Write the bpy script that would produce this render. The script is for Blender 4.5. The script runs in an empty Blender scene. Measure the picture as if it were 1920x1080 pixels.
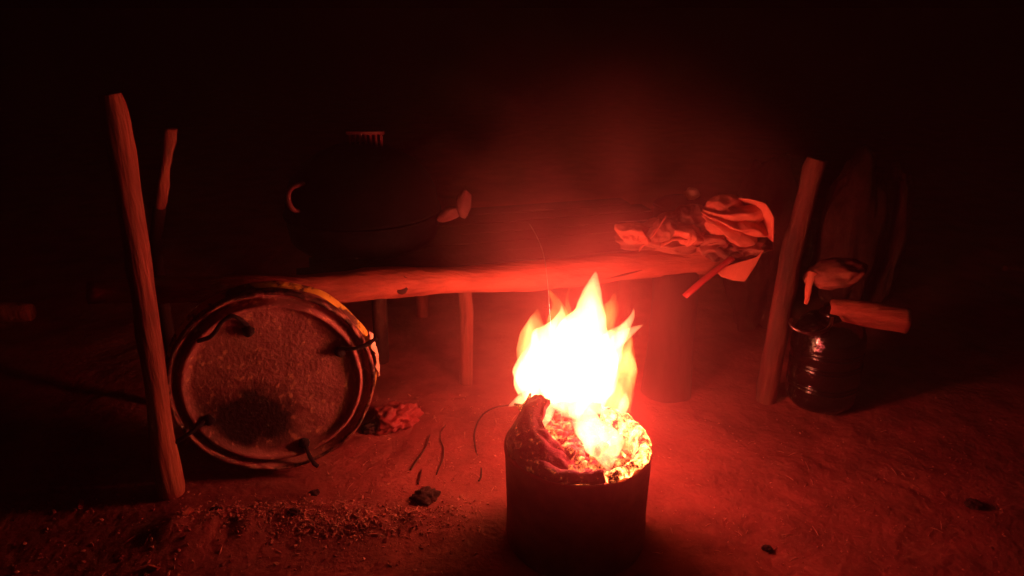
import bpy, math, random
import mathutils
from mathutils import Vector, Matrix, noise

random.seed(7)
R = math.radians
SC = bpy.context.scene
COL = SC.collection

# ------------------------------------------------------------------ camera
F_PX, PITCH, CAM_H = 1387.0, R(21.0), 1.4
cam_d = bpy.data.cameras.new("camera")
cam_d.sensor_width = 36.0
cam_d.lens = 36.0 * F_PX / 1920.0
cam_d.clip_start = 0.05
cam_d.clip_end = 600.0
cam = bpy.data.objects.new("camera", cam_d)
cam.location = (0, 0, CAM_H)
cam.rotation_euler = (math.pi / 2 - PITCH, 0, 0)
COL.objects.link(cam)
SC.camera = cam

# ------------------------------------------------------------------ night sky
world = bpy.data.worlds.new("World")
SC.world = world
world.use_nodes = True
wn = world.node_tree
sky = wn.nodes.new("ShaderNodeTexSky")
sky.sky_type = 'NISHITA'
sky.sun_disc = False
sky.sun_elevation = R(-9)
sky.sun_rotation = R(200)
wn.links.new(sky.outputs[0], wn.nodes["Background"].inputs[0])
wn.nodes["Background"].inputs[1].default_value = 0.02

SC.view_settings.view_transform = 'Standard'
SC.view_settings.look = 'None'
SC.view_settings.exposure = 0.0
SC.view_settings.gamma = 1.0
SC.cycles.use_denoising = True
SC.cycles.sample_clamp_indirect = 3.0
SC.cycles.max_bounces = 6
SC.cycles.volume_bounces = 0
SC.cycles.transparent_max_bounces = 48
SC.cycles.volume_max_steps = 128


# ------------------------------------------------------------------ helpers
def ray(px, py):
    s, c = math.sin(PITCH), math.cos(PITCH)
    u = (540 - py) / F_PX
    return Vector(((px - 960) / F_PX, c + u * s, -s + u * c))


def P(px, py, Y):
    """the point seen at a place of the photograph (1920 wide) at the distance Y ahead"""
    d = ray(px, py)
    t = Y / d.y
    return Vector((0, 0, CAM_H)) + d * t


def G(px, py, z=0.0):
    d = ray(px, py)
    t = (z - CAM_H) / d.z
    return Vector((0, 0, CAM_H)) + d * t


def on_plane(px, py, p0, n):
    d = ray(px, py)
    o = Vector((0, 0, CAM_H))
    return o + d * ((p0 - o).dot(n) / d.dot(n))


def mpp(p):
    """metres per photo pixel at the point p"""
    s, c = math.sin(PITCH), math.cos(PITCH)
    return (p.y * c + (CAM_H - p.z) * s) / F_PX


ORG = {}


class MB:
    def __init__(self):
        self.v, self.f = [], []

    def add(self, vs, fs):
        b = len(self.v)
        self.v += [Vector(x) for x in vs]
        self.f += [tuple(b + i for i in q) for q in fs]

    def tube(self, path, radii, seg=12, cap=True, rough=0.0, freq=6.0, seed=0.0, smooth=0, flat=1.0):
        path = [Vector(p) for p in path]
        radii = list(radii)
        for _ in range(smooth):
            np_, nr = [path[0]], [radii[0]]
            for i in range(len(path) - 1):
                a, b = path[i], path[i + 1]
                np_ += [a.lerp(b, .25), a.lerp(b, .75)]
                nr += [radii[i] * .75 + radii[i + 1] * .25, radii[i] * .25 + radii[i + 1] * .75]
            np_.append(path[-1]); nr.append(radii[-1])
            path, radii = np_, nr
        t0 = (path[1] - path[0]).normalized()
        ref = Vector((0, 0, 1)) if abs(t0.z) < .8 else Vector((1, 0, 0))
        n = t0.cross(ref).normalized()
        vs, fs = [], []
        for i, p in enumerate(path):
            a = path[max(0, i - 1)]; b = path[min(len(path) - 1, i + 1)]
            t = (b - a).normalized()
            n = (n - t * n.dot(t)).normalized()
            m = t.cross(n)
            for k in range(seg):
                an = 2 * math.pi * k / seg
                d = n * math.cos(an) + m * math.sin(an) * flat
                q = p + d * radii[i]
                if rough:
                    q += d.normalized() * radii[i] * rough * (noise.noise(q * freq + Vector((seed, seed * 1.7, 3))) + .5 * noise.noise(q * freq * 2.4 + Vector((3, seed, 1))))
                vs.append(q)
        L = len(path)
        for i in range(L - 1):
            for k in range(seg):
                k2 = (k + 1) % seg
                fs.append((i * seg + k, i * seg + k2, (i + 1) * seg + k2, (i + 1) * seg + k))
        if cap:
            fs.append(tuple(range(seg))[::-1])
            fs.append(tuple((L - 1) * seg + k for k in range(seg)))
        self.add(vs, fs)

    def lathe(self, prof, o, ax, seg=48, caps=(True, True), rough=0.0, freq=8.0):
        """prof: list of (distance along ax, radius)"""
        ax = Vector(ax).normalized()
        ref = Vector((0, 0, 1)) if abs(ax.z) < .8 else Vector((1, 0, 0))
        n = ax.cross(ref).normalized(); m = ax.cross(n)
        vs, fs = [], []
        for (s, r) in prof:
            for k in range(seg):
                an = 2 * math.pi * k / seg
                d = n * math.cos(an) + m * math.sin(an)
                q = Vector(o) + ax * s + d * r
                if rough:
                    w = noise.noise_vector(q * freq)
                    q += w * rough
                vs.append(q)
        for i in range(len(prof) - 1):
            for k in range(seg):
                k2 = (k + 1) % seg
                fs.append((i * seg + k, i * seg + k2, (i + 1) * seg + k2, (i + 1) * seg + k))
        if caps[0]:
            fs.append(tuple(range(seg))[::-1])
        if caps[1]:
            fs.append(tuple((len(prof) - 1) * seg + k for k in range(seg)))
        self.add(vs, fs)

    def blob(self, c, size, rot=None, sub=3, amp=.25, freq=2.0, seed=0.0, fold=None):
        import bmesh
        bm = bmesh.new()
        bmesh.ops.create_icosphere(bm, subdivisions=sub, radius=1.0)
        rot = rot or Matrix.Identity(3)
        vs = []
        off = Vector((seed * 3.1, seed * 1.3, seed * 7.7))
        for v in bm.verts:
            d = v.co.normalized()
            r = 1 + amp * (noise.noise(d * freq + off) + .5 * noise.noise(d * freq * 2.3 + off))
            if fold:
                r += fold(d)
            q = Vector((d.x * size[0], d.y * size[1], d.z * size[2])) * r
            vs.append(Vector(c) + rot @ q)
        fs = [tuple(v.index for v in f.verts) for f in bm.faces]
        bm.free()
        self.add(vs, fs)

    def box(self, c, size, rot=None, jitter=0.0):
        rot = rot or Matrix.Identity(3)
        vs = []
        for sx in (-1, 1):
            for sy in (-1, 1):
                for sz in (-1, 1):
                    q = Vector((sx * size[0] / 2, sy * size[1] / 2, sz * size[2] / 2))
                    if jitter:
                        q += Vector([random.uniform(-jitter, jitter) for _ in range(3)])
                    vs.append(Vector(c) + rot @ q)
        self.add(vs, [(0, 1, 3, 2), (4, 6, 7, 5), (0, 4, 5, 1), (2, 3, 7, 6), (0, 2, 6, 4), (1, 5, 7, 3)])

    def sheet(self, fn, nu, nv, th):
        """a closed sheet of thickness th over fn(u, v), u and v from 0 to 1"""
        pts = [[Vector(fn(i / nu, j / nv)) for j in range(nv + 1)] for i in range(nu + 1)]
        top, bot = [], []
        for i in range(nu + 1):
            for j in range(nv + 1):
                a = pts[min(nu, i + 1)][j] - pts[max(0, i - 1)][j]
                b = pts[i][min(nv, j + 1)] - pts[i][max(0, j - 1)]
                n = a.cross(b)
                n = n.normalized() if n.length > 1e-9 else Vector((0, 0, 1))
                top.append(pts[i][j] + n * th / 2); bot.append(pts[i][j] - n * th / 2)
        N = (nu + 1) * (nv + 1); w = nv + 1
        fs = []
        for i in range(nu):
            for j in range(nv):
                a = i * w + j
                fs.append((a, a + w, a + w + 1, a + 1))
                fs.append((N + a, N + a + 1, N + a + w + 1, N + a + w))
        for i in range(nu):
            for j in (0, nv):
                a = i * w + j; b = a + w
                fs.append((a, N + a, N + b, b) if j == nv else (a, b, N + b, N + a))
        for j in range(nv):
            for i in (0, nu):
                a = i * w + j; b = a + 1
                fs.append((a, b, N + b, N + a) if i == nu else (a, N + a, N + b, b))
        self.add(top + bot, fs)

    def build(self, name, m, parent=None, loc=None, smooth=True, bevel=0.0, sub=0):
        org = ORG[parent.name] if parent else Vector(loc or (0, 0, 0))
        me = bpy.data.meshes.new(name)
        me.from_pydata([tuple(v - org) for v in self.v], [], self.f)
        me.update()
        import bmesh
        bm = bmesh.new(); bm.from_mesh(me)
        bmesh.ops.recalc_face_normals(bm, faces=bm.faces[:])
        bm.to_mesh(me); bm.free()
        if smooth:
            me.polygons.foreach_set("use_smooth", [True] * len(me.polygons))
        me.materials.append(m)
        o = bpy.data.objects.new(name, me)
        COL.objects.link(o)
        if parent:
            o.parent = parent
            ORG[o.name] = org
        else:
            o.location = org
            ORG[o.name] = org
        if bevel:
            b = o.modifiers.new("bevel", 'BEVEL'); b.width = bevel; b.segments = 2
        if sub:
            s = o.modifiers.new("subsurf", 'SUBSURF'); s.levels = sub; s.render_levels = sub
        return o


def tag(o, label=None, cat=None, group=None, kind=None):
    if label: o["label"] = label
    if cat: o["category"] = cat
    if group: o["group"] = group
    if kind: o["kind"] = kind
    return o


def thing(name, loc, label, cat, group=None):
    o = bpy.data.objects.new(name, None)
    o.empty_display_size = .05
    o.location = loc
    COL.objects.link(o)
    ORG[o.name] = Vector(loc)
    return tag(o, label, cat, group)


# ------------------------------------------------------------------ materials
def mat(name, base, dark=None, rough=.85, scale=8.0, stretch=(1, 1, 1), bump=.3, bscale=40.0, metallic=0.0, bdist=.01,
        detail=8.0, lo=.35, hi=.68, coat=0.0, spec=.3):
    m = bpy.data.materials.new(name)
    m.use_nodes = True
    nt = m.node_tree
    b = nt.nodes["Principled BSDF"]
    tc = nt.nodes.new("ShaderNodeTexCoord")
    mp = nt.nodes.new("ShaderNodeMapping")
    mp.inputs["Scale"].default_value = stretch
    nt.links.new(tc.outputs["Object"], mp.inputs[0])
    nz = nt.nodes.new("ShaderNodeTexNoise")
    nz.inputs["Scale"].default_value = scale
    nz.inputs["Detail"].default_value = detail
    nz.inputs["Roughness"].default_value = .62
    nt.links.new(mp.outputs[0], nz.inputs["Vector"])
    cr = nt.nodes.new("ShaderNodeValToRGB")
    cr.color_ramp.elements[0].position = lo
    cr.color_ramp.elements[1].position = hi
    dark = dark or tuple(x * .55 for x in base)
    cr.color_ramp.elements[0].color = (*dark, 1)
    cr.color_ramp.elements[1].color = (*base, 1)
    nt.links.new(nz.outputs["Fac"], cr.inputs[0])
    nt.links.new(cr.outputs[0], b.inputs["Base Color"])
    b.inputs["Roughness"].default_value = rough
    b.inputs["Metallic"].default_value = metallic
    b.inputs["Specular IOR Level"].default_value = spec
    if coat:
        b.inputs["Coat Weight"].default_value = coat
        b.inputs["Coat Roughness"].default_value = .1
    if bump:
        n2 = nt.nodes.new("ShaderNodeTexNoise")
        n2.inputs["Scale"].default_value = bscale
        n2.inputs["Detail"].default_value = 6
        nt.links.new(mp.outputs[0], n2.inputs["Vector"])
        bp = nt.nodes.new("ShaderNodeBump")
        bp.inputs["Strength"].default_value = bump
        bp.inputs["Distance"].default_value = bdist
        nt.links.new(n2.outputs["Fac"], bp.inputs["Height"])
        nt.links.new(bp.outputs[0], b.inputs["Normal"])
    return m


def nodes_of(m):
    return m.node_tree, m.node_tree.nodes["Principled BSDF"]


M = {}
M['soil'] = mat('red_soil', (.30, .072, .062), (.16, .038, .034), rough=.95, scale=5.0, bump=.55, bscale=55, bdist=.012, spec=.1)
M['gravel'] = mat('soil_crumbs', (.62, .24, .17), (.24, .075, .055), rough=.9, scale=30, bump=.3, bscale=120)
M['wood'] = mat('bare_wood', (.40, .12, .07), (.08, .026, .02), rough=.8, scale=22, stretch=(1, 1, .10), bump=.9, bscale=70, lo=.28, hi=.62)
M['brown_wood'] = mat('bark_streaked_wood', (.20, .055, .036), (.05, .018, .014), rough=.85, scale=11, stretch=(1, 1, .2), bump=.6, bscale=45)
M['cloth_mid'] = mat('dingy_cloth', (.34, .12, .075), (.16, .05, .035), rough=.95, scale=9, bump=.3, bscale=140, bdist=.004)
M['sack'] = mat('dark_sacking', (.13, .045, .032), (.05, .018, .014), rough=.95, scale=7, bump=.3, bscale=90)
M['log'] = mat('peeled_log_wood', (.40, .10, .058), (.15, .036, .024), rough=.75, scale=22, stretch=(.09, 1, 1), bump=.9, bscale=75, lo=.26, hi=.62)
M['dark_wood'] = mat('weathered_wood', (.10, .04, .028), (.04, .018, .014), rough=.9, scale=10, bump=.5, bscale=40)
M['stump'] = mat('blackened_stump_and_shade', (.055, .02, .015), (.02, .009, .007), rough=.95, scale=9, stretch=(1, 1, .3), bump=.7, bscale=35)
M['plank'] = mat('sooty_planks', (.05, .025, .02), (.02, .012, .01), rough=.9, scale=12, bump=.4, bscale=50)
M['soot'] = mat('sooty_metal', (.007, .0045, .0045), (.003, .0025, .0025), rough=.6, scale=14, bump=.5, bscale=26, spec=.03)
M['pale_metal'] = mat('pale_worn_metal', (.45, .2, .16), (.25, .1, .08), rough=.6, scale=14, bump=.1)
M['lug'] = mat('dull_iron_lug', (.16, .05, .045), (.07, .025, .02), rough=.8, scale=14, bump=.4, bscale=50)
M['shiny'] = mat('dented_bright_metal', (.6, .5, .45), (.3, .2, .18), rough=.28, scale=20, bump=.6, bscale=60, metallic=1.0)
M['black_gloss'] = mat('black_gloss_paint', (.012, .008, .007), (.008, .006, .005), rough=.14, scale=9, bump=.45, bscale=16, bdist=.02, spec=.6, coat=.5)
M['can'] = mat('rusty_dark_metal', (.26, .085, .045), (.12, .04, .025), rough=.7, scale=9, bump=.3, bscale=50, metallic=.3)
M['cloth_red'] = mat('faded_cloth', (.62, .2, .115), (.4, .115, .07), rough=.95, scale=7, bump=.3, bscale=140, bdist=.004)
M['cloth_dim'] = mat('brown_cloth', (.17, .065, .04), (.08, .03, .02), rough=.95, scale=7, bump=.3, bscale=120, bdist=.004)
M['paper'] = mat('white_paper', (.85, .74, .5), (.5, .32, .18), rough=.7, scale=18, bump=.4, bscale=40)
M['red_plastic'] = mat('red_plastic', (.5, .06, .06), (.35, .03, .04), rough=.5, scale=9, bump=.1)
M['wrapper'] = mat('dusty_red_wrapper', (.34, .05, .045), (.14, .022, .022), rough=.55, scale=14, bump=.5, bscale=45)
M['cord'] = mat('tarred_cord', (.02, .014, .012), (.01, .008, .007), rough=.9, scale=60, bump=.6, bscale=200, bdist=.004)
M['clod'] = mat('dark_clod', (.07, .028, .022), (.02, .01, .008), rough=.95, scale=30, bump=.6, bscale=60)
M['rust_side'] = mat('chipped_yellow_paint', (.62, .42, .05), (.10, .045, .03), rough=.6, scale=14, lo=.46, hi=.52, bump=.5, bscale=40)


def ember_mat(name, lo, hi, strength, scale=16.0, char=(.03, .012, .01)):
    """char crust with glowing cracks and patches"""
    m = bpy.data.materials.new(name); m.use_nodes = True
    nt, b = nodes_of(m)
    tc = nt.nodes.new("ShaderNodeTexCoord")
    nz = nt.nodes.new("ShaderNodeTexNoise"); nz.inputs["Scale"].default_value = scale
    nz.inputs["Detail"].default_value = 7; nz.inputs["Roughness"].default_value = .7
    nt.links.new(tc.outputs["Object"], nz.inputs["Vector"])
    mr = nt.nodes.new("ShaderNodeMapRange")
    mr.inputs["From Min"].default_value = lo; mr.inputs["From Max"].default_value = hi
    nt.links.new(nz.outputs["Fac"], mr.inputs["Value"])
    pw = nt.nodes.new("ShaderNodeMath"); pw.operation = 'POWER'; pw.inputs[1].default_value = 2.2
    nt.links.new(mr.outputs[0], pw.inputs[0])
    st = nt.nodes.new("ShaderNodeMath"); st.operation = 'MULTIPLY'; st.inputs[1].default_value = strength
    nt.links.new(pw.outputs[0], st.inputs[0])
    b.inputs["Base Color"].default_value = (*char, 1)
    b.inputs["Roughness"].default_value = .95
    b.inputs["Emission Color"].default_value = (1, .20, .045, 1)
    nt.links.new(st.outputs[0], b.inputs["Emission Strength"])
    bp = nt.nodes.new("ShaderNodeBump"); bp.inputs["Strength"].default_value = .7; bp.inputs["Distance"].default_value = .01
    nt.links.new(nz.outputs["Fac"], bp.inputs["Height"])
    nt.links.new(bp.outputs[0], b.inputs["Normal"])
    return m


M['ember'] = ember_mat('glowing_embers', .42, .70, 8, 40, (.05, .02, .014))
M['ember_hot'] = ember_mat('hot_glowing_crust', .38, .62, 24, 34)
M['ember_dim'] = ember_mat('charred_crust', .54, .80, 2.2, 75, (.07, .022, .015))


def flame_mat(name, strength, color, wisp=0.0, scale=10.0):
    m = bpy.data.materials.new(name); m.use_nodes = True
    nt = m.node_tree
    for n in list(nt.nodes):
        nt.nodes.remove(n)
    out = nt.nodes.new("ShaderNodeOutputMaterial")
    tr = nt.nodes.new("ShaderNodeBsdfTransparent")
    es = nt.nodes.new("ShaderNodeEmission"); es.inputs[0].default_value = (*color, 1); es.inputs[1].default_value = .02
    ad = nt.nodes.new("ShaderNodeAddShader")
    nt.links.new(tr.outputs[0], ad.inputs[0]); nt.links.new(es.outputs[0], ad.inputs[1])
    nt.links.new(ad.outputs[0], out.inputs["Surface"])
    ev = nt.nodes.new("ShaderNodeEmission"); ev.inputs[0].default_value = (*color, 1); ev.inputs[1].default_value = strength
    if wisp:
        tc = nt.nodes.new("ShaderNodeTexCoord")
        mp = nt.nodes.new("ShaderNodeMapping"); mp.inputs["Scale"].default_value = (1, 1, .35)
        nt.links.new(tc.outputs["Object"], mp.inputs[0])
        nz = nt.nodes.new("ShaderNodeTexNoise"); nz.inputs["Scale"].default_value = scale; nz.inputs["Detail"].default_value = 3
        nz.inputs["Distortion"].default_value = .8
        nt.links.new(mp.outputs[0], nz.inputs["Vector"])
        mr = nt.nodes.new("ShaderNodeMapRange")
        mr.inputs["From Min"].default_value = .42; mr.inputs["From Max"].default_value = .72
        mr.inputs["To Min"].default_value = strength * (1 - wisp); mr.inputs["To Max"].default_value = strength * 1.6
        nt.links.new(nz.outputs["Fac"], mr.inputs["Value"])
        nt.links.new(mr.outputs[0], ev.inputs[1])
    nt.links.new(ev.outputs[0], out.inputs["Volume"])
    return m


M['flame'] = flame_mat('white_hot_flame', 95, (1, .38, .14), wisp=.5, scale=24)
M['flame_soft'] = flame_mat('orange_flame', 34, (1, .27, .05), wisp=.97, scale=20)
M['flame_mid'] = flame_mat('yellow_flame', 60, (1, .36, .09), wisp=.8, scale=18)

# ------------------------------------------------------------------ the fire's own light
FIRE = P(1092, 660, 1.96)


def lamp(p, watts, rad, col):
    l = bpy.data.lights.new("fire_light", 'POINT')
    l.energy = watts; l.shadow_soft_size = rad; l.color = col
    o = bpy.data.objects.new("fire_light", l); o.location = p
    COL.objects.link(o)
    return o


FCOL = (1, .074, .084)
lamp(P(1096, 628, 1.95), 12, .06, FCOL)
lamp(P(1105, 722, 1.885), 14, .035, FCOL)
lamp(P(1122, 806, 1.68), 9, .025, FCOL)

# ------------------------------------------------------------------ ground: one sheet to the horizon
def axis(a, b, step, far, grow=1.25):
    xs = []
    x = a
    while x <= b + 1e-9:
        xs.append(x); x += step
    s = step; x = xs[-1]
    while x < far:
        s *= grow; x += s; xs.append(x)
    s = step; x = a; low = []
    while x > -far:
        s *= grow; x -= s; low.append(x)
    return low[::-1] + xs


grooves = []
for pl in ([(1215, 765), (1290, 775), (1350, 790), (1390, 820)], [(1500, 795), (1540, 815), (1590, 840)], [(1520, 850), (1560, 872)],
           [(1600, 860), (1650, 890), (1740, 930), (1790, 925)], [(1390, 985), (1450, 1005), (1500, 1020)], [(760, 745), (840, 750), (900, 735), (960, 760)],
           [(1250, 985), (1290, 1010), (1330, 1040)], [(1130, 900), (1180, 905), (1230, 910)]):
    grooves.append([G(*q).xy for q in pl])


def groove_depth(x, y):
    p = Vector((x, y)); best = 1
    for g in grooves:
        for a, b in zip(g, g[1:]):
            ab = b - a
            t = max(0, min(1, (p - a).dot(ab) / ab.length_squared))
            best = min(best, (p - a - ab * t).length)
    return best


ridge_px = [(330, 1000), (470, 985), (560, 965), (640, 975), (760, 985), (860, 975)]
ridge = [G(*q).xy for q in ridge_px]


def ridge_d(x, y):
    p = Vector((x, y)); best = 9
    for a, b in zip(ridge, ridge[1:]):
        ab = b - a
        t = max(0, min(1, (p - a).dot(ab) / ab.length_squared))
        best = min(best, (p - a - ab * t).length)
    return best


def ground_z(x, y):
    q = Vector((x, y, 0))
    z = .022 * noise.noise(q * 1.6) + .010 * noise.noise(q * 5)
    near = x * x + (y - 2) ** 2 < 9
    if near:
        z += .0042 * noise.noise(q * 17) + .0028 * noise.noise(q * 41)
        lit = max(0, min(1, (.1 - x) * 1.5))
        z += lit * .006 * abs(noise.noise(q * 30 + Vector((5, 2, 0)))) + .0035 * noise.noise(q * 3.1 + Vector((9, 9, 0))) * noise.noise(q * 60)
        d = ridge_d(x, y)
        if d < .25:
            z += .032 * math.exp(-(d / .07) ** 2) * (1 + .6 * noise.noise(q * 14))
        if x > -.5:
            wob = .006 * noise.noise(q * 25)
            g = groove_depth(x, y) + wob
            if g < .03:
                z -= .008 * math.exp(-(max(g, 0) / .007) ** 2) * (.6 + .8 * noise.noise(q * 9))
    r2 = (x - .13) ** 2 + (y - 1.8) ** 2
    z *= 1 - .6 * math.exp(-r2 / .15)
    return z


xs = axis(-1.75, 1.75, .0125, 220)
ys = axis(1.15, 2.95, .0125, 260)
vs, fs = [], []
for y in ys:
    for x in xs:
        vs.append((x, y, ground_z(x, y)))
w = len(xs)
for j in range(len(ys) - 1):
    for i in range(w - 1):
        a = j * w + i
        fs.append((a, a + 1, a + w + 1, a + w))
mb = MB(); mb.v = [Vector(v) for v in vs]; mb.f = fs
ground = mb.build('ground', M['soil'])
tag(ground, 'bare trodden red soil around the fire', kind='structure')

# ------------------------------------------------------------------ posts and the rail log
def post(name, pts, rad, m, label, cat='post', rough=.25, seed=1.0, seg=14, group=None):
    mb = MB()
    mb.tube(pts, rad, seg, True, rough, 7.0, seed, smooth=2)
    return tag(mb.build(name, m, loc=pts[0]), label, cat, group)


b = G(322, 930)
b.z = -.04
post('wooden_post', [b, P(306, 840, 1.86), P(281, 640, 1.86), P(258, 480, 1.87), P(235, 330, 1.88), P(214, 205, 1.88), P(206, 176, 1.88)],
     [.036, .034, .033, .034, .033, .033, .025], M['wood'], 'tall round wooden post on the side of the corded tub', seed=2)
b = G(1436, 745); b.z = -.04
post('wooden_post', [b, P(1452, 650, 2.48), P(1476, 520, 2.48), P(1500, 410, 2.49), P(1522, 325, 2.50), P(1532, 298, 2.50)],
     [.040, .040, .037, .036, .036, .028], M['brown_wood'], 'leaning wooden post beside the black canister', seed=5)
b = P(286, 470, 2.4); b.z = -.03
cp = thing('wooden_post', (b.x, b.y, 0), 'thin crooked post with a lit tip and a shaft coloured dark as shade behind the tall round post', 'post')
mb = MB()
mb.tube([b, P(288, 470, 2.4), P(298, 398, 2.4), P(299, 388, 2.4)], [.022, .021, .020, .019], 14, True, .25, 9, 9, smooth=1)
mb.build('shaded_shaft', M['stump'], parent=cp)  # shadow on the lower post painted in as a near-black shaft
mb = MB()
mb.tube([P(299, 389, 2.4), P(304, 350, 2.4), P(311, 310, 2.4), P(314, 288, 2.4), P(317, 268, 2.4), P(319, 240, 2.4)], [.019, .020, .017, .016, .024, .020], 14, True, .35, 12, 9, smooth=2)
mb.build('lit_tip', M['wood'], parent=cp)

# log
def log_axis(px):
    t = (px - 165) / (1345 - 165)
    Y = 1.99 + t * (2.56 - 1.99)
    ctr = [(165, 548), (300, 543), (500, 540), (650, 538), (745, 531), (850, 525), (1000, 516), (1090, 511), (1200, 496), (1345, 482)]
    for (a, ya), (b_, yb) in zip(ctr, ctr[1:]):
        if a <= px <= b_:
            py = ya + (yb - ya) * (px - a) / (b_ - a)
            return P(px, py, Y)
    return P(px, ctr[-1][1], Y)


pts, rad = [], []
for px in range(165, 1346, 20):
    pts.append(log_axis(px))
    hw = 22 if px < 300 else 26 + 5 * math.exp(-((px - 690) / 110.0) ** 2)
    if px > 780: hw = 27 + 2 * math.sin(px * .02)
    rad.append(hw * mpp(pts[-1]))
mb = MB()
mb.tube(pts, rad, 24, True, .16, 9.0, 3.0)
rail = mb.build('rail_log', M['log'], loc=pts[0])
tag(rail, 'long peeled log laid level between the posts behind the fire', 'log')
# sawn branch stub on the log
kp = log_axis(752); kn = Vector((.15, -1, .25)).normalized()
mb = MB()
mb.lathe([(-.03, .036), (.030, .033), (.044, .028), (.047, .020), (.040, .012)], kp, kn, 16, rough=.004, freq=30)
mb.build('branch_knot', M['dark_wood'], parent=rail)
# split along its lower face
mb = MB()
a, c_ = log_axis(1130), log_axis(1200)
mb.tube([a + Vector((0, -.045, -.02)), a.lerp(c_, .5) + Vector((0, -.05, -.012)), c_ + Vector((0, -.048, -.004))], [.001, .005, .001], 8, True)
mb.build('crack', M['plank'], parent=rail)

# ------------------------------------------------------------------ platform behind the log
plat = thing('wooden_platform', (0, 2.7, 0), 'rough sooty plank platform behind the long log', 'platform')
zp = .575
l0, l1 = log_axis(400), log_axis(1340)
ldir = Vector((l1.x - l0.x, l1.y - l0.y, 0)).normalized()
lnor = Vector((-ldir.y, ldir.x, 0))
lrot = math.atan2(ldir.y, ldir.x)
for i in range(6):
    o_ = .115 + i * .122
    e0 = -.72 + .04 * random.random() + lnor.x * -o_; e1 = .70 + .05 * random.random()
    ta, tb = (e0 - l0.x) / ldir.x, (e1 - l0.x) / ldir.x
    mid_ = l0 + ldir * (ta + tb) / 2 + lnor * o_
    mb = MB()
    mb.box((mid_.x, mid_.y, zp - .014 + random.uniform(-.003, .003)), (tb - ta, .112, .026), Matrix.Rotation(lrot + random.uniform(-.006, .006), 3, 'Z'))
    mb.build('plank', M['plank'], parent=plat, smooth=False, bevel=.003)
for (px, py, wpx) in ((877, 655, 24), (796, 592, 22)):
    g = G(px, py)
    mb = MB()
    if py > 600:
        g = P(px, py, 2.60); g.z = .0
    mb.tube([(g.x - .01, g.y, -.03), (g.x, g.y, .3), (g.x - .012, g.y, zp - .03)], [wpx * .5 * mpp(g)] * 3, 10, True, .15, 9, px)
    mb.build('leg', M['wood'], parent=plat)
for x, yy in ((-.55, 2.80), (.5, 3.1)):
    mb = MB()
    mb.tube([(x, yy, -.03), (x + .01, yy, .3), (x, yy, zp - .03)], [.03] * 3, 10, True, .2, 9, x)
    mb.build('leg', M['dark_wood'], parent=plat)

g = G(1252, 738)
mb = MB()
mb.tube([(g.x, g.y + .02, -.03), (g.x - .004, g.y + .03, .2), (g.x + .002, g.y + .03, .40), (g.x, g.y + .03, .50)], [.098, .09, .088, .086], 22, True, .18, 9, 4)
tag(mb.build('log_stump', M['stump'], loc=g), 'thick dark upright stump propping the log behind the fire', 'stump')

# ------------------------------------------------------------------ big sooty pot on the platform
pc = P(688, 480, 2.60); pc.z = zp
pot = thing('cooking_pot', pc, 'huge soot black domed pot with two pale ear handles', 'pot')
mb = MB()
pr = .272
mb.lathe([(0, pr * .6), (.012, pr * .86), (.04, pr * .97), (.09, pr), (.118, pr), (.124, pr * 1.035), (.132, pr * 1.035), (.132, pr * .97)], pc, (0, 0, 1), 64, rough=.004, freq=7)
mb.build('body', M['soot'], parent=pot)
mb = MB()
mb.lathe([(.135, pr * 1.02), (.144, pr * 1.02), (.16, pr * .99), (.20, pr * .97), (.25, pr * .90), (.30, pr * .76), (.335, pr * .58), (.360, pr * .34), (.370, pr * .12), (.371, .01)], pc, (0, 0, 1), 64, rough=.006, freq=7)
lid = mb.build('lid', M['soot'], parent=pot)
mb = MB()
hc = pc + Vector((.03, -.02, .362))
mb.box(hc + Vector((0, 0, .048)), (.13, .022, .012))
for k in range(7):
    mb.box(hc + Vector((-.054 + k * .018, 0, .02)), (.008, .016, .046))
mb.build('handle', M['lug'], parent=lid, smooth=False, bevel=.002)
for sgn, (px, py) in ((-1, (547, 378)), (1, (858, 388))):
    c = P(px, py, 2.38 if sgn < 0 else 2.5)
    mb = MB()
    w_ = .030 if sgn < 0 else .05
    if sgn < 0:
        mb.tube([c + Vector((.03, .05, .05)), c + Vector((-.004, 0, .045)), c + Vector((-.012, -.01, .01)), c + Vector((.002, 0, -.035)), c + Vector((.03, .05, -.04))], [.010, .011, .013, .011, .010], 10, True, .2, 9, px, smooth=2, flat=.7)
    else:
        mb.blob(c + Vector((.022, 0, .012)), (.026, .022, .052), Matrix.Rotation(R(4), 3, 'Y'), 3, .2, 1.5, 2)
        mb.blob(c + Vector((-.03, .01, -.028)), (.048, .022, .024), Matrix.Rotation(R(-24), 3, 'Y'), 3, .2, 1.5, 4)
    mb.build('ear_handle', M['lug'], parent=pot)

# ------------------------------------------------------------------ corded tub stood on edge
YAW = R(14); LEAN = R(0)
tn = Vector((math.sin(YAW) * math.cos(LEAN), -math.cos(YAW) * math.cos(LEAN), math.sin(LEAN))).normalized()
tcn = P(513, 722, 1.955)
tub = thing('round_tub', Vector((tcn.x, tcn.y, 0)), 'round shallow tub stood on edge with four cords through its mottled bottom', 'tub')
rs = .297
# the bottom plate
mb = MB()
mb.lathe([(-.020, 0.001), (-.020, .06), (-.020, .12), (-.020, .18), (-.020, .225), (-.018, .240), (-.004, .247), (.002, .253), (-.002, .259), (-.022, .264),
          (-.03, .270), (-.028, .277), (-.006, .283), (-.004, .286)], tcn, tn, 96, (True, False), rough=.003, freq=14)


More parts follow.
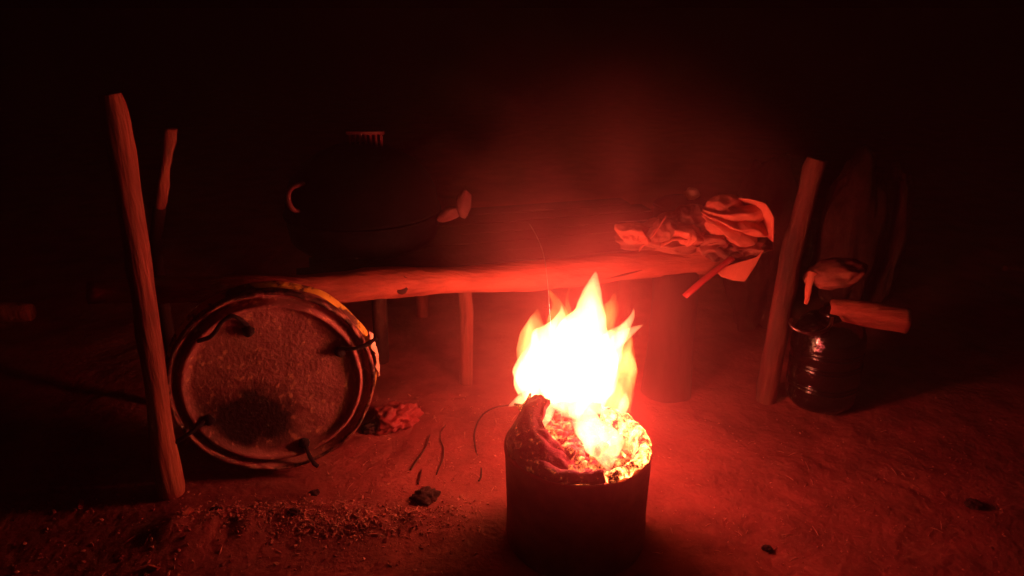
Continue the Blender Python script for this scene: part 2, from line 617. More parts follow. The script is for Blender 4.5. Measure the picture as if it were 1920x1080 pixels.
def tub_face():
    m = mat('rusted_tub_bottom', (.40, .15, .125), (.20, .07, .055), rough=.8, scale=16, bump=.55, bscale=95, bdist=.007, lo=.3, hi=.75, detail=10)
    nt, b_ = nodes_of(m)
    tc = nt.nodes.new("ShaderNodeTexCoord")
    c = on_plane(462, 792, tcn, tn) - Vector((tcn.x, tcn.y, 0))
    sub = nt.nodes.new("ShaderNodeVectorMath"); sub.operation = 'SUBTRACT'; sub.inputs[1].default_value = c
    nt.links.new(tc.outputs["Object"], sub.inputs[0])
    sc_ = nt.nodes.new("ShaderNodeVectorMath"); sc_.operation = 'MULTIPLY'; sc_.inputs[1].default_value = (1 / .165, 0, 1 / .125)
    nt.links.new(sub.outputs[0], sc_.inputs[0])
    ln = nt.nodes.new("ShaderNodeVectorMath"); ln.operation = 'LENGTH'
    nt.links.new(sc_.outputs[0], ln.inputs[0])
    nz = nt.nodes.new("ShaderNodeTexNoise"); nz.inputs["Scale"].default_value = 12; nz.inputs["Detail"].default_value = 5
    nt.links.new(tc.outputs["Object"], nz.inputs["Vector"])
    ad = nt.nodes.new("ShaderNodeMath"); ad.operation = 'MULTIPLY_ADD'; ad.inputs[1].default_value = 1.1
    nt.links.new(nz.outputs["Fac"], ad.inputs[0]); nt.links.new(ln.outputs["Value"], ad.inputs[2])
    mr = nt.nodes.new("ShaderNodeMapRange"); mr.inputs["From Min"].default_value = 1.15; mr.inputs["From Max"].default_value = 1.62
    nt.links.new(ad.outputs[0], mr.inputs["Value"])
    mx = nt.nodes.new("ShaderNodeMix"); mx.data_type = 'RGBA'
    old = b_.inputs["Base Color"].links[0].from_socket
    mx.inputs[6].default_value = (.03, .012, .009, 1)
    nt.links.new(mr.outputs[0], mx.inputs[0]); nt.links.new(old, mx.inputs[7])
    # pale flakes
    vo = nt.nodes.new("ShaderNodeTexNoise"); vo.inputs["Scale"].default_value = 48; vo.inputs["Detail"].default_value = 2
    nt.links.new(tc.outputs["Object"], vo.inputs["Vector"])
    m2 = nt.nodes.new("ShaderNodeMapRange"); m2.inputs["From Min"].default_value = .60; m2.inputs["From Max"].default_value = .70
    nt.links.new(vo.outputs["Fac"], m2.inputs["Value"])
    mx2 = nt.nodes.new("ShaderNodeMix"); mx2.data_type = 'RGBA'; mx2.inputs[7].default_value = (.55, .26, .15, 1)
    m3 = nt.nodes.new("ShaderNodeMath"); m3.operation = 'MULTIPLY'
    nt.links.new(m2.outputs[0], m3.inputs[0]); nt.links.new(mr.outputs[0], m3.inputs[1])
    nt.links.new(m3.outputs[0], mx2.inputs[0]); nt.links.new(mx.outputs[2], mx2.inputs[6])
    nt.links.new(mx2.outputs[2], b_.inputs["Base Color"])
    return m


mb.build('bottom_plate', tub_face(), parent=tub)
mb = MB()
mb.lathe([(-.006, .285), (.001, .288), (.003, .292), (-.001, .297), (-.012, .299), (-.026, .295), (-.04, .296)], tcn, tn, 128, (False, False), rough=.0045, freq=18)
mb.build('rim', mat('worn_rim', (.34, .14, .09), (.05, .022, .016), rough=.7, scale=22, lo=.44, hi=.6, bump=.9, bscale=45), parent=tub)
mb = MB()
mb.lathe([(-.034, .292), (-.042, .298), (-.050, .302), (-.056, .307), (-.060, .309), (-.064, .307), (-.062, .298), (-.036, .288)], tcn, tn, 128, (False, False), rough=.0045, freq=18)
mb.build('side', M['rust_side'], parent=tub)
# torn paper label on the side towards the fire
def on_side(ang, s, dr=0.0):
    ref = Vector((0, 0, 1)); u = (ref.cross(tn)).normalized(); v = tn.cross(u).normalized()
    r = .301 + (-s - .06) * .25 + dr
    return tcn + tn * s + (u * math.cos(ang) + v * math.sin(ang)) * r


mb = MB()
mb.sheet(lambda u, v: on_side(R(-5) + R(26) * u + R(3) * noise.noise(Vector((v * 3, 1, 0))), -.030 - .036 * v + .008 * noise.noise(Vector((u * 5, v * 3, 2))), .014 + .010 * noise.noise(Vector((u * 6, v * 4, 0)))), 12, 8, .0015)
mb.build('paper_label', M['paper'], parent=tub)
# cords
cords = [([(466, 621), (452, 600), (436, 590), (415, 603), (398, 632), (370, 640)], (466, 621)),
         ([(637, 660), (660, 655), (685, 648), (706, 634)], (637, 660)),
         ([(392, 788), (372, 800), (345, 820), (322, 834), (304, 832)], (392, 788)),
         ([(570, 830), (576, 848), (588, 868), (596, 874)], (570, 830))]
for path, hole in cords:
    q = [on_plane(px, py, tcn + tn * (.001 if k == 0 else .014), tn) for k, (px, py) in enumerate(path)]
    q[0] = q[0] - tn * .03
    mb = MB()
    mb.tube(q, [.0065] * len(q), 8, True, .3, 60, 1, smooth=2)
    cd = mb.build('cord', M['cord'], parent=tub)
    mb = MB()
    mb.blob(on_plane(hole[0], hole[1], tcn - tn * .012, tn), (.018, .014, .017), sub=2, amp=.3, seed=hole[0])
    mb.build('knot', M['cord'], parent=cd)

# ------------------------------------------------------------------ fire pot
cb = G(1078, 1000)
CY = cb.y; RC, HC = .195, .30
fp = thing('fire_pot', (cb.x, cb.y, 0), 'squat dark metal pot with the fire burning in it', 'fire pot')
mb = MB()
mb.lathe([(-.01, RC * .9), (.0, RC * .98), (.03, RC), (.10, RC * .99), (.24, RC * 1.0), (HC - .012, RC * 1.0), (HC - .004, RC * 1.015), (HC, RC * 1.0), (HC - .002, RC * .95), (HC - .03, RC * .93), (.12, RC * .92)],
         (cb.x, cb.y, 0), (0, 0, 1), 72, rough=.006, freq=6)
mb.build('body', M['can'], parent=fp)
# glowing lining on the inside of the rim
def lining(a0, a1, name, m, top=.012, th=.05):
    mb = MB()

    def fn(u, v):
        a = R(a0 + (a1 - a0) * u)
        bulge = math.sin(math.pi * v)
        r = RC * .965 - th * (v ** 1.1) + .010 * noise.noise(Vector((a * 6, v * 4, 1)))
        z = HC + top * math.sin(math.pi * min(1, v * 1.6)) - .10 * v ** 2 + .014 * noise.noise(Vector((a * 7, v * 5, 4))) + .012 * bulge
        return (cb.x + r * math.cos(a), cb.y + r * math.sin(a), z)
    mb.sheet(fn, 48, 12, .012)
    return mb.build(name, m, parent=fp)


lining(-72, 62, 'glowing_lining', M['ember_hot'], .014, .06)
lining(64, 285, 'charred_lining', M['ember_dim'], .02, .07)

# burning fuel heaped in the pot
mb = MB()
rnd = random.Random(3)
for k in range(260):
    a = rnd.uniform(0, 2 * math.pi); r = RC * .84 * math.sqrt(rnd.random())
    x, y = cb.x + r * math.cos(a), cb.y + r * math.sin(a)
    h = HC - .058 + .055 * (1 - (r / RC) ** 2) + .05 * max(0, -math.cos(a)) * (r / RC) + rnd.uniform(-.015, .015)
    s = rnd.uniform(.006, .020)
    rot = mathutils.Euler((rnd.uniform(-1, 1), rnd.uniform(-1, 1), rnd.uniform(0, 6))).to_matrix()
    mb.blob((x, y, h), (s * 1.4, s, s * .8), rot, 2, .35, 1.6, k)
coals = mb.build('burning_coals', M['ember'], loc=(cb.x, cb.y, HC))
tag(coals, 'glowing coals and char heaped in the fire pot', 'coals', kind='stuff')
# dark ash crust slumped on the near edge of the heap
mb = MB()
def crust(u, v):
    a = R(140 + (268 - 140) * u)
    r = RC * (.955 - .12 * max(0, u - .6) / .4 - .46 * v) + .007 * noise.noise(Vector((u * 7, v * 4, 0)))
    z = HC + .004 + .080 * math.sin(min(1, v * 1.25) * math.pi * .62) * (1.15 - .85 * u) + .008 * noise.noise(Vector((u * 9, v * 6, 3))) - .07 * max(0, u - .55) ** 1.5 - .05 * u ** 6
    return (cb.x + r * math.cos(a), cb.y + r * math.sin(a), z)
mb.sheet(crust, 44, 18, .012)
tag(mb.build('ash_crust', M['ember_dim'], loc=(cb.x, cb.y, HC)), 'dark crust of ash and char slumped over the pot edge', 'ash')
for k, (a, c, rr) in enumerate((((995, 738), (975, 770), .008), ((1012, 742), (1003, 775), .007), ((965, 758), (992, 768), .007))):
    pa, pb_ = P(*a, 1.84), P(*c, 1.80)
    mb = MB()
    mb.tube([pa, pa.lerp(pb_, .5) + Vector((.006, 0, 0)), pb_], [rr * .5, rr, rr * .9], 7, True, .4, 40, k)
    lab = ('short charred splinter standing tallest at the pot edge', 'charred splinter in the flames at the pot edge', 'charred splinter poking out past the pot edge')[k]
    tag(mb.build('charred_splinter', M['ember'], loc=pb_), lab, 'splinter', 'charred splinters at the pot edge')

# flames
fire = thing('fire', (cb.x, cb.y + .1, HC), 'tall white hot flames leaping from the squat pot', 'fire')
def flame(pts, Y0, Y1, m, rough=.35, seed=0.0, flat=.9):
    q, rr = [], []
    n = len(pts) - 1
    for i, (px, py, r) in enumerate(pts):
        p = P(px, py, Y0 + (Y1 - Y0) * i / n)
        q.append(p); rr.append(r * mpp(p))
    mb = MB()
    mb.tube(q, rr, 20, True, rough, 11.0, seed, smooth=3, flat=flat)
    mb.build('flame', M[m], parent=fire)


flame([(1066, 775, 30), (1072, 735, 70), (1080, 690, 80), (1090, 640, 66), (1101, 595, 36), (1109, 555, 21), (1116, 520, 9), (1117, 509, 1)], 1.88, 1.98, 'flame', .32, 1)
flame([(1006, 765, 16), (1004, 735, 36), (1008, 700, 46), (1022, 660, 44), (1040, 622, 28), (1054, 590, 8), (1053, 572, 1)], 1.86, 1.97, 'flame', .42, 4)
flame([(1110, 765, 28), (1120, 720, 46), (1130, 680, 42), (1150, 640, 26), (1174, 612, 13), (1187, 592, 5), (1188, 578, 1)], 1.87, 1.95, 'flame', .36, 7)
flame([(1140, 655, 14), (1160, 635, 17), (1184, 620, 9), (1206, 609, 1)], 1.93, 1.94, 'flame', .2, 2)
flame([(1004, 742, 10), (985, 746, 13), (970, 753, 8), (953, 762, 1)], 1.86, 1.86, 'flame', .3, 5)
flame([(1092, 768, 20), (1106, 795, 32), (1124, 824, 42), (1136, 852, 30), (1141, 884, 3)], 1.78, 1.58, 'flame', .5, 6, .6)
flame([(1165, 850, 6), (1180, 835, 13), (1190, 815, 11), (1196, 790, 1)], 1.70, 1.74, 'flame_mid', .4, 16)
flame([(1034, 735, 14), (1030, 765, 15), (1020, 790, 11), (1008, 808, 2)], 1.80, 1.72, 'flame', .4, 8, .7)
flame([(1160, 790, 8), (1166, 768, 14), (1172, 750, 12), (1174, 734, 1)], 1.82, 1.84, 'flame', .3, 9)
flame([(1066, 770, 12), (1100, 765, 14), (1135, 770, 12), (1160, 785, 2)], 1.82, 1.82, 'flame', .5, 3)
# softer outer sheets
flame([(1000, 715, 26), (1004, 670, 34), (1004, 630, 28), (1003, 603, 16), (1008, 580, 3)], 1.94, 1.98, 'flame_mid', .35, 11)
flame([(1040, 650, 30), (1050, 600, 26), (1046, 570, 14), (1030, 545, 3)], 1.96, 2.0, 'flame_soft', .45, 21)
flame([(1130, 790, 26), (1145, 740, 44), (1158, 690, 34), (1170, 650, 18), (1178, 610, 2)], 1.90, 1.96, 'flame_mid', .45, 12)
flame([(1090, 640, 40), (1125, 600, 34), (1148, 575, 18), (1152, 550, 2)], 1.97, 2.0, 'flame_soft', .45, 22)
flame([(1150, 760, 30), (1168, 720, 26), (1180, 680, 16), (1186, 640, 2)], 1.92, 1.96, 'flame_soft', .45, 14)

flame([(984, 735, 16), (976, 715, 16), (975, 695, 9), (982, 675, 1)], 1.9, 1.92, 'flame', .4, 31)
flame([(1062, 610, 12), (1066, 585, 9), (1062, 560, 5), (1068, 540, 1)], 1.97, 1.99, 'flame_soft', .4, 33)
flame([(1150, 690, 20), (1170, 660, 16), (1182, 640, 8), (1180, 618, 1)], 1.93, 1.95, 'flame_soft', .5, 35)
flame([(1168, 760, 14), (1180, 735, 10), (1178, 712, 5), (1186, 690, 1)], 1.85, 1.88, 'flame_soft', .5, 36)

# loose wire standing up out of the fire
q = [P(1034, 640, 1.96), P(1031, 590, 1.97), P(1027, 530, 1.98), P(1021, 480, 1.98), P(1008, 445, 1.98), P(993, 420, 1.98)]
mb = MB(); mb.tube(q, [.0011] * 6, 6, True, smooth=2)
tag(mb.build('thin_wire', M['shiny'], loc=q[0]), 'hair thin curved wire standing up out of the flames', 'wire')

# ------------------------------------------------------------------ things on the right end of the platform
# small pot with a bright lid knob
c = P(1272, 455, 2.74); c.z = zp
sp = thing('small_pot', c, 'small dark lidded pot with a bright round knob', 'pot')
mb = MB()
mb.lathe([(0, .07), (.01, .095), (.05, .105), (.10, .103), (.108, .109), (.113, .108)], c, (0, 0, 1), 40, rough=.003, freq=12)
mb.build('body', M['soot'], parent=sp)
mb = MB()
mb.lathe([(.115, .106), (.12, .104), (.138, .07), (.146, .03), (.147, .004)], c, (0, 0, 1), 40, rough=.003, freq=12)
ld = mb.build('lid', M['soot'], parent=sp)
mb = MB()
mb.blob(P(1298, 363, 2.70), (.027, .024, .022), sub=3, amp=.3, freq=3, seed=2)
mb.tube([c + Vector((.02, -.01, .14)), P(1298, 372, 2.70)], [.01, .012], 8)
mb.build('knob', M['paper'], parent=ld)

# big folded cloth
def ridged(d, k, seed):
    o = Vector((seed * 2.3, seed, seed * .7))
    a = 1 - 2 * abs(noise.noise(d * k + o))
    b2 = 1 - 2 * abs(noise.noise(d * k * 2.1 + o))
    return a * .65 + b2 * .35


c = P(1378, 413, 2.56)
def shell(d):
    # sharp pleats running from the tied end on one side
    t = Vector((d.x + 1.25, d.y, d.z))
    a = math.atan2(t.z, t.x) * 14 + 1.6 * noise.noise(d * 2.2)
    saw = abs((a / math.pi) % 2 - 1)
    return .42 * (saw ** .7 - .5) * min(1, t.length * .7) + .05 * ridged(d, 3, 4)
mb = MB()
mb.blob(c, (.118, .10, .078), Matrix.Rotation(R(14), 3, 'Y'), 6, .10, 1.3, 3, shell)
cl = tag(mb.build('folded_cloth', M['cloth_red'], loc=c), 'large pale folded cloth fanned like a shell on the platform', 'cloth')
mb = MB()
arc = [P(1392, 372, 2.50), P(1418, 384, 2.49), P(1436, 408, 2.48), P(1441, 446, 2.47)]
def hem(u, v):
    k = u * 3; i0 = min(2, int(k)); p = arc[i0].lerp(arc[i0 + 1], k - i0)
    w_ = .034 * math.sin(math.pi * min(1, .2 + u * .8))
    return p + Vector((-w_ * (v - .5) * .8, .05 * (v - .5) * 2, -w_ * (v - .5)))
mb.sheet(hem, 18, 5, .003)
mb.build('hem', M['cloth_red'], parent=cl)

# heap of rags with loose folds
base = P(1240, 455, 2.52)
rg = thing('rag_heap', base, 'wide crumpled heap of torn rags in front of the small lidded pot', 'rags')
for (px, py, yy, sz, ang, mm, sd) in ((1240, 450, 2.57, (.15, .09, .036), 0, 'cloth_mid', 8), (1192, 438, 2.50, (.062, .05, .030), -14, 'cloth_red', 2), (1232, 436, 2.52, (.060, .05, .042), 28, 'cloth_mid', 12),
                                      (1282, 440, 2.53, (.066, .05, .036), -10, 'cloth_red', 5), (1258, 424, 2.60, (.07, .05, .044), 8, 'cloth_mid', 21), (1300, 415, 2.60, (.07, .06, .05), -12, 'cloth_mid', 41), (1395, 462, 2.55, (.085, .06, .032), 6, 'cloth_mid', 51), (1330, 458, 2.53, (.07, .05, .03), 18, 'cloth_mid', 30)):
    mb = MB()
    mb.blob(P(px, py, yy), sz, Matrix.Rotation(R(-ang), 3, 'Y'), 6, .18, 1.2, sd, lambda d, sd=sd: .42 * ridged(Vector((d.x * 1.15, d.y, d.z * .8)), .95, sd) - .10)
    mb.build('crumpled_cloth', M[mm], parent=rg)
for k, (pl, w0) in enumerate((([(1200, 462), (1218, 446), (1236, 424), (1249, 404)], .040), ([(1240, 456), (1262, 446), (1290, 448)], .034))):
    q = [P(x, y, 2.475) for x, y in pl]
    def band(u, v, q=q, w0=w0, k=k):
        t = u * (len(q) - 1); i0 = min(len(q) - 2, int(t)); p = q[i0].lerp(q[i0 + 1], t - i0)
        ww = w0 * (1.0 - .55 * u) * (1 + .3 * noise.noise(p * 30))
        return p + Vector((.25 * ww * (v - .5), .9 * ww * (v - .5), -.55 * ww * abs(v - .5) + .004 * noise.noise(p * 60 + Vector((v * 3, k, 0)))))
    mb = MB(); mb.sheet(band, 26, 6, .0025)
    mb.build('torn_strip', M['cloth_red'], parent=rg)

# torn board flap hanging at the log's end
def poly_slab(name, pts, Y, th, m, label, cat, dy=0.0):
    ps = [P(x, y, Y + dy * i) for i, (x, y) in enumerate(pts)]
    n = len(ps)
    c_ = sum(ps, Vector()) / n
    nrm = Vector((0, -.93, .36))
    mb = MB()
    mb.add([p + nrm * th / 2 for p in ps] + [p - nrm * th / 2 for p in ps],
           [tuple(range(n)), tuple(range(2 * n - 1, n - 1, -1))] + [(i, i + n, (i + 1) % n + n, (i + 1) % n) for i in range(n)])
    return tag(mb.build(name, m, loc=c_, smooth=False, bevel=.003), label, cat)


poly_slab('torn_cardboard', [(1342, 508), (1356, 500), (1385, 492), (1418, 482), (1432, 468), (1415, 500), (1396, 528), (1375, 526), (1352, 519)], 2.45, .012, M['cloth_red'],
          'pointed scrap of cardboard jutting out at the log end', 'cardboard')
c = P(1372, 470, 2.52)
mb = MB(); mb.blob(P(1345, 470, 2.53), (.075, .05, .032), None, 4, .4, 2.5, 5, lambda d: .2 * math.sin(d.x * 9 + d.z * 4))
tag(mb.build('crumpled_bag', M['cloth_dim'], loc=c), 'dull crumpled bag under the shell shaped cloth', 'bag')
q = [P(1284, 556, 2.36), P(1310, 533, 2.38), P(1345, 505, 2.42), P(1372, 484, 2.45)]
mb = MB(); mb.tube(q, [.014, .015, .013, .017], 10, True, .15, 20, 2, smooth=1, flat=.5)
tag(mb.build('flat_stick', M['red_plastic'], loc=q[0]), 'flat red stick hanging slantwise below the log end', 'stick')
# dim sacks standing behind
for k, (px, py, Y, wpx, label) in enumerate(((1450, 292, 3.15, 62, 'dim slumped sack behind the leaning post'), (1618, 285, 3.35, 52, 'dim upright sack beyond the black canister'),
                                             (1690, 305, 3.45, 34, 'narrow dim sack standing farthest from the flames'))):
    t = P(px, py, Y); wv = wpx * mpp(t)
    mb = MB()
    mb.blob((t.x, t.y, t.z * .49), (wv, wv * .8, t.z * .5), None, 5, .22, 1.6, k * 3 + 1, lambda d: .06 * (abs(math.sin(math.atan2(d.y, d.x) * 4 + d.z * 2)) - .5) * (1 - d.z * d.z * .5) + .12 * (1 - abs(d.z)) ** .5)
    tag(mb.build('grain_sack', M['sack'], loc=(t.x, t.y, 0)), label, 'sack')

# black canister
g = G(1535, 752)
cn = thing('canister', (g.x, g.y, 0), 'glossy black round canister on the ground by the leaning post', 'canister')
zt = P(1535, 592, g.y).z
rc = .126
mb = MB()
prof = [(0, rc * .72), (.008, rc * .86), (.025, rc * .96), (.05, rc)]
z_ = .055
while z_ < zt - .10:
    ribbed = .075 < z_ < .115 or .16 < z_ < .185 or .215 < z_ < zt - .11
    prof.append((z_, rc * .99 + (.0019 * math.sin(z_ * 2 * math.pi / .0135) if ribbed else .0025 * math.sin(z_ * 60))))
    z_ += .0022
prof += [(zt - .095, rc * 1.0), (zt - .06, rc * .965), (zt - .03, rc * .86), (zt - .01, rc * .68), (zt, rc * .42)]
mb.lathe(prof, (g.x, g.y, 0), (0, 0, 1), 64, rough=.005, freq=9)
mb.build('body', M['black_gloss'], parent=cn)
mb = MB()
mb.lathe([(zt - .004, rc * .38), (zt + .018, rc * .38), (zt + .022, rc * .30), (zt + .04, rc * .28), (zt + .044, .01)], (g.x, g.y, 0), (0, 0, 1), 32)
mb.build('cap', M['black_gloss'], parent=cn)
mb = MB()
hp = [P(1484, 598, g.y - .06), P(1480, 610, g.y - .09), P(1500, 622, g.y - .12), P(1530, 628, g.y - .135), P(1556, 615, g.y - .12), P(1560, 596, g.y - .08)]
mb.tube(hp, [.006] * 6, 10, True, smooth=2)
mb.build('wire_handle', M['shiny'], parent=cn)
# cloth over the canister
c = P(1566, 512, g.y + .02)
mb = MB()
mb.blob(c, (.098, .075, .044), Matrix.Rotation(R(-12), 3, 'Y'), 5, .10, 1.5, 5, lambda d: .16 * ridged(d, 1.3, 6))
rag = mb.build('draped_rag', M['cloth_mid'], loc=c)
tag(rag, 'pale rounded rag bundle lying on top of the black canister', 'rag')
mb = MB()
mb.tube([P(1524, 512, g.y), P(1516, 530, g.y - .02), P(1516, 552, g.y - .03), P(1511, 570, g.y - .03)], [.018, .013, .011, .006], 10, True, .4, 25, 2, smooth=2, flat=.5)
mb.build('loose_end', M['cloth_red'], parent=rag)

# logs lying on the ground
def ground_log(a, b_, wpx, m, label, seed, lift=0.0):
    p, q_ = G(*a), G(*b_)
    r = wpx * .5 * mpp(p)
    mid = p.lerp(q_, .5)
    mb = MB()
    z = Vector((0, 0, r * .9 + lift))
    mb.tube([p + z, p.lerp(q_, .33) + z * 1.08, p.lerp(q_, .66) + z * .96, q_ + z], [r * .8, r, r, r * .94], 16, True, .2, 8, seed, smooth=1)
    tag(mb.build('cut_log', m, loc=(mid.x, mid.y, 0)), label, 'log', 'cut logs lying on the ground')


pa, pb_ = P(1556, 578, 2.45), P(1702, 603, 2.38)
mb = MB()
mb.tube([pa, pa.lerp(pb_, .3), pa.lerp(pb_, .7), pb_], [.03, .046, .046, .045], 18, True, .16, 9, 3, smooth=1)
tag(mb.build('cut_log', M['log'], loc=pa), 'short pale log propped slantwise across the black canister shoulder', 'log')
ground_log((1562, 470), (1628, 468), 34, M['dark_wood'], 'dark log far back between canister and sacks', 6)
ground_log((-60, 600), (62, 600), 36, M['wood'], 'dim log lying off beyond the tall round post', 4)
ground_log((1880, 508), (1960, 510), 12, M['wood'], 'thin dim pole lying alone in the dark', 8)

# ------------------------------------------------------------------ litter on the ground
def gz(v):
    return Vector((v.x, v.y, ground_z(v.x, v.y)))


c = gz(G(742, 800)) + Vector((0, 0, .03))
mb = MB(); mb.blob(c, (.072, .06, .045), Matrix.Rotation(.4, 3, 'Z'), 5, .5, 1.8, 6, lambda d: .16 * (abs(math.sin(d.x * 7 - d.z * 9 + d.y * 3)) - .5))
tag(mb.build('crumpled_wrapper', M['wrapper'], loc=c), 'crumpled red wrapper on the soil beside the tub', 'wrapper')
for k, (px, py, s, label) in enumerate(((798, 938, .030, 'dark lump of earth, largest of those before the tub'), (590, 930, .012, 'small dark clod below the tub'),
                                        (553, 978, .013, 'dark clod set in the ridge of soil crumbs'), (696, 812, .026, 'black clod tucked beside the crumpled wrapper'),
                                        (1826, 950, .02, 'lone dark clod far out on the bare side'), (1438, 1030, .010, 'small clod on the bare soil before the canister'), (408, 968, .012, 'tiny dark clod near the tall round post'))):
    c = gz(G(px, py))
    mb = MB(); mb.blob(c + Vector((0, 0, s * .35)), (s * 1.25, s, s * .7), None, 4, .5, 2.2, k + 20)
    tag(mb.build('earth_clod', M['clod'], loc=c), label, 'clod')
tw = [([(770, 882), (785, 860), (800, 838), (806, 822)], .0035, 'longest dark twig on the soil between tub and fire pot'), ([(784, 908), (788, 892), (790, 882)], .003, 'short dark twig below the longest one'),
      ([(818, 890), (836, 850), (822, 818), (836, 800)], .0022, 'hair thin bent twig nearest the bent dark wire')]
for k, (pl, r0, label) in enumerate(tw):
    mb = MB()
    q = [gz(G(*p)) + Vector((0, 0, r0 * (1.2 + (i % 2)))) for i, p in enumerate(pl)]
    mb.tube(q, [r0 * (1 - .15 * i) for i in range(len(q))], 7, True, .3, 60, k, smooth=1)
    tag(mb.build('twig', M['dark_wood'], loc=q[0]), label, 'twig')
mb = MB()
q = [gz(G(*p)) + Vector((0, 0, .004 + .008 * math.sin(i))) for i, p in enumerate([(955, 762), (925, 768), (900, 785), (888, 815), (892, 845), (902, 870), (903, 892), (898, 905)])]
mb.tube(q, [.0028] * len(q), 7, True, smooth=2)
tag(mb.build('bent_wire', M['cord'], loc=q[0]), 'dark bent wire curving over the soil toward the fire pot', 'wire')
for k, (px, py, label) in enumerate(((356, 980, 'bright wood chip nearest below the tall round post'), (152, 949, 'small wood chip alone out beyond the posts'), (288, 1070, 'wood chip at the dark near edge of the soil'))):
    c = gz(G(px, py))
    mb = MB(); mb.box(c + Vector((0, 0, .006)), (.012, .03, .008), mathutils.Euler((.2, .5, -.5 + k)).to_matrix(), .003)
    tag(mb.build('wood_chip', M['cloth_red'], loc=c, smooth=False), label, 'chip')

# loose crumbs of soil and chips (uncountable)
mb = MB()
rnd = random.Random(11)
import bmesh
def crumb(p, s):
    rot = mathutils.Euler((rnd.uniform(-1, 1), rnd.uniform(-1, 1), rnd.uniform(0, 6))).to_matrix()
    a, b2, c2 = s * rnd.uniform(.8, 1.6) * (2.2 if rnd.random() < .08 else 1), s * rnd.uniform(.4, .9), s * rnd.uniform(.3, .8)
    base_v = [(1, 0, 0), (-1, 0, 0), (0, 1, 0), (0, -1, 0), (0, 0, 1), (0, 0, -1)]
    vv = [p + rot @ Vector((x * a * rnd.uniform(.7, 1.2), y * b2 * rnd.uniform(.7, 1.2), z * c2 * rnd.uniform(.7, 1.2))) for x, y, z in base_v]
    mb.add(vv, [(0, 2, 4), (2, 1, 4), (1, 3, 4), (3, 0, 4), (2, 0, 5), (1, 2, 5), (3, 1, 5), (0, 3, 5)])


def scatter(n, x0, x1, y0, y1, s0, s1, dens=None):
    k = 0
    while k < n:
        px, py = rnd.uniform(x0, x1), rnd.uniform(y0, y1)
        if dens and rnd.random() > dens(px, py):
            k += .34; continue
        p = gz(G(px, py)); s = s0 + (s1 - s0) * rnd.random() ** 3
        crumb(p + Vector((0, 0, s * .3)), s); k += 1


scatter(7000, 330, 900, 920, 1060, .0014, .0078, lambda x, y: math.exp(-((y - (985 - abs(x - 580) * .02)) / 26) ** 2) * math.exp(-((x - 620) / 230) ** 2))
scatter(700, 20, 900, 930, 1080, .0014, .009)
scatter(700, 600, 960, 740, 960, .001, .006)
scatter(900, 1220, 1900, 780, 1080, .001, .0045)
for k in range(150):
    px, py = (rnd.uniform(560, 960), rnd.uniform(770, 1000)) if k < 100 else (rnd.uniform(1230, 1800), rnd.uniform(790, 1060))
    p = gz(G(px, py)); an = rnd.uniform(0, math.pi); L = rnd.uniform(.01, .04)
    d = Vector((math.cos(an), math.sin(an), rnd.uniform(-.05, .15))) * L
    mb.tube([p + Vector((0, 0, .001)), p + d * .5 + Vector((0, 0, .003)), p + d + Vector((0, 0, .001))], [.0009, .0011, .0006], 5)
gr = mb.build('gravel', M['gravel'], smooth=False)
tag(gr, 'loose crumbs of soil and wood chips strewn over the ground', 'gravel', kind='stuff')

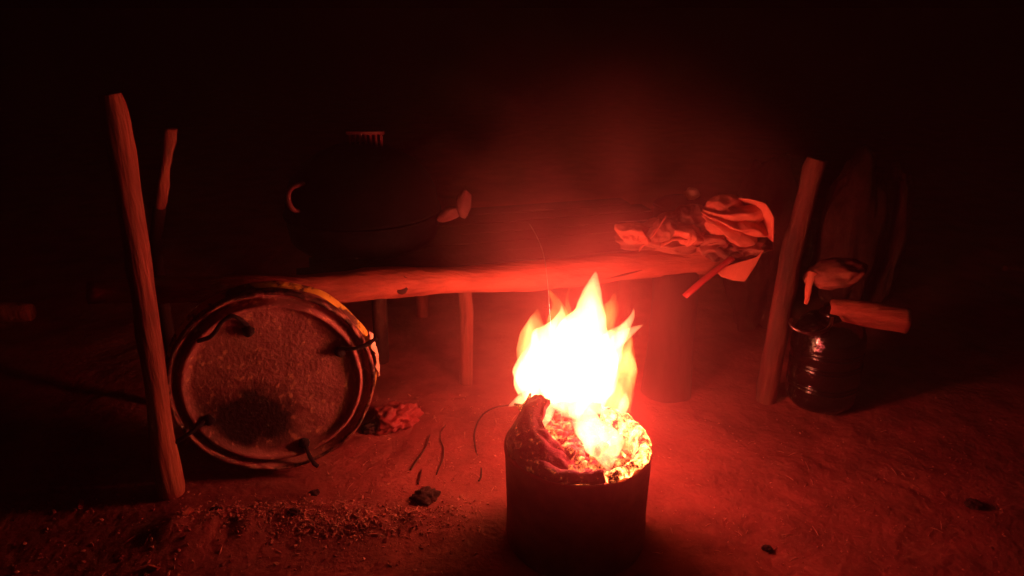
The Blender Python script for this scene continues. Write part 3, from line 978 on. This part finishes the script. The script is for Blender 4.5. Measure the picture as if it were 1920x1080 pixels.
# ------------------------------------------------------------------ smoke and haze
def volume_mat(name, dens, scale, lo, hi, col, centre=None, size=None, aniso=.0):
    m = bpy.data.materials.new(name); m.use_nodes = True
    nt = m.node_tree
    for n in list(nt.nodes):
        nt.nodes.remove(n)
    out = nt.nodes.new("ShaderNodeOutputMaterial")
    pv = nt.nodes.new("ShaderNodeVolumePrincipled")
    pv.inputs["Color"].default_value = (*col, 1)
    pv.inputs["Anisotropy"].default_value = aniso
    pv.inputs["Density"].default_value = dens
    if scale:
        tc = nt.nodes.new("ShaderNodeTexCoord")
        nz = nt.nodes.new("ShaderNodeTexNoise"); nz.inputs["Scale"].default_value = scale
        nz.inputs["Detail"].default_value = 4; nz.inputs["Distortion"].default_value = .6
        nt.links.new(tc.outputs["Object"], nz.inputs["Vector"])
        mr = nt.nodes.new("ShaderNodeMapRange"); mr.inputs["From Min"].default_value = lo; mr.inputs["From Max"].default_value = hi
        mr.inputs["To Max"].default_value = dens
        nt.links.new(nz.outputs["Fac"], mr.inputs["Value"])
        # thin out towards the edge of the puff
        gr_ = nt.nodes.new("ShaderNodeVectorMath"); gr_.operation = 'LENGTH'
        mp = nt.nodes.new("ShaderNodeMapping"); mp.inputs["Scale"].default_value = size
        nt.links.new(tc.outputs["Object"], mp.inputs[0]); nt.links.new(mp.outputs[0], gr_.inputs[0])
        fo = nt.nodes.new("ShaderNodeMapRange"); fo.interpolation_type = 'SMOOTHSTEP'
        fo.inputs["From Min"].default_value = 1.0; fo.inputs["From Max"].default_value = .15
        nt.links.new(gr_.outputs["Value"], fo.inputs["Value"])
        mu = nt.nodes.new("ShaderNodeMath"); mu.operation = 'MULTIPLY'
        nt.links.new(mr.outputs[0], mu.inputs[0]); nt.links.new(fo.outputs[0], mu.inputs[1])
        nt.links.new(mu.outputs[0], pv.inputs["Density"])
    nt.links.new(pv.outputs[0], out.inputs["Volume"])
    return m


sc_ = P(1110, 390, 2.25)
ssz = (.75, .6, .62)
mb = MB(); mb.blob(sc_, ssz, None, 3, 0, 1, 0)
sm = mb.build('smoke', volume_mat('smoke', .95, 2.6, .36, .68, (.8, .30, .30), size=tuple(1 / s for s in ssz)), loc=sc_)
tag(sm, 'smoke billowing above the flames', 'smoke', kind='stuff')
sc_ = P(1085, 760, 1.72); sc_.z = .50  # added puff, puts a red veil and glow round flames and pot front
ssz = (.62, .60, .52)
mb = MB(); mb.blob(sc_, ssz, None, 3, 0, 1, 0)
sm = mb.build('smoke', volume_mat('glow_smoke', .66, 2.2, .25, .6, (.8, .27, .27), size=tuple(1 / s for s in ssz)), loc=sc_)
tag(sm, 'thin smoke added low around the fire pot for a red glow', 'smoke', kind='stuff')
mb = MB(); mb.box((0, 4.5, 1.2), (16, 14, 5.0))
hz = mb.build('haze', volume_mat('haze', .015, 0, 0, 0, (.8, .6, .55)), smooth=False)
tag(hz, 'thin smoky haze in the air round the fire', 'haze', kind='stuff')
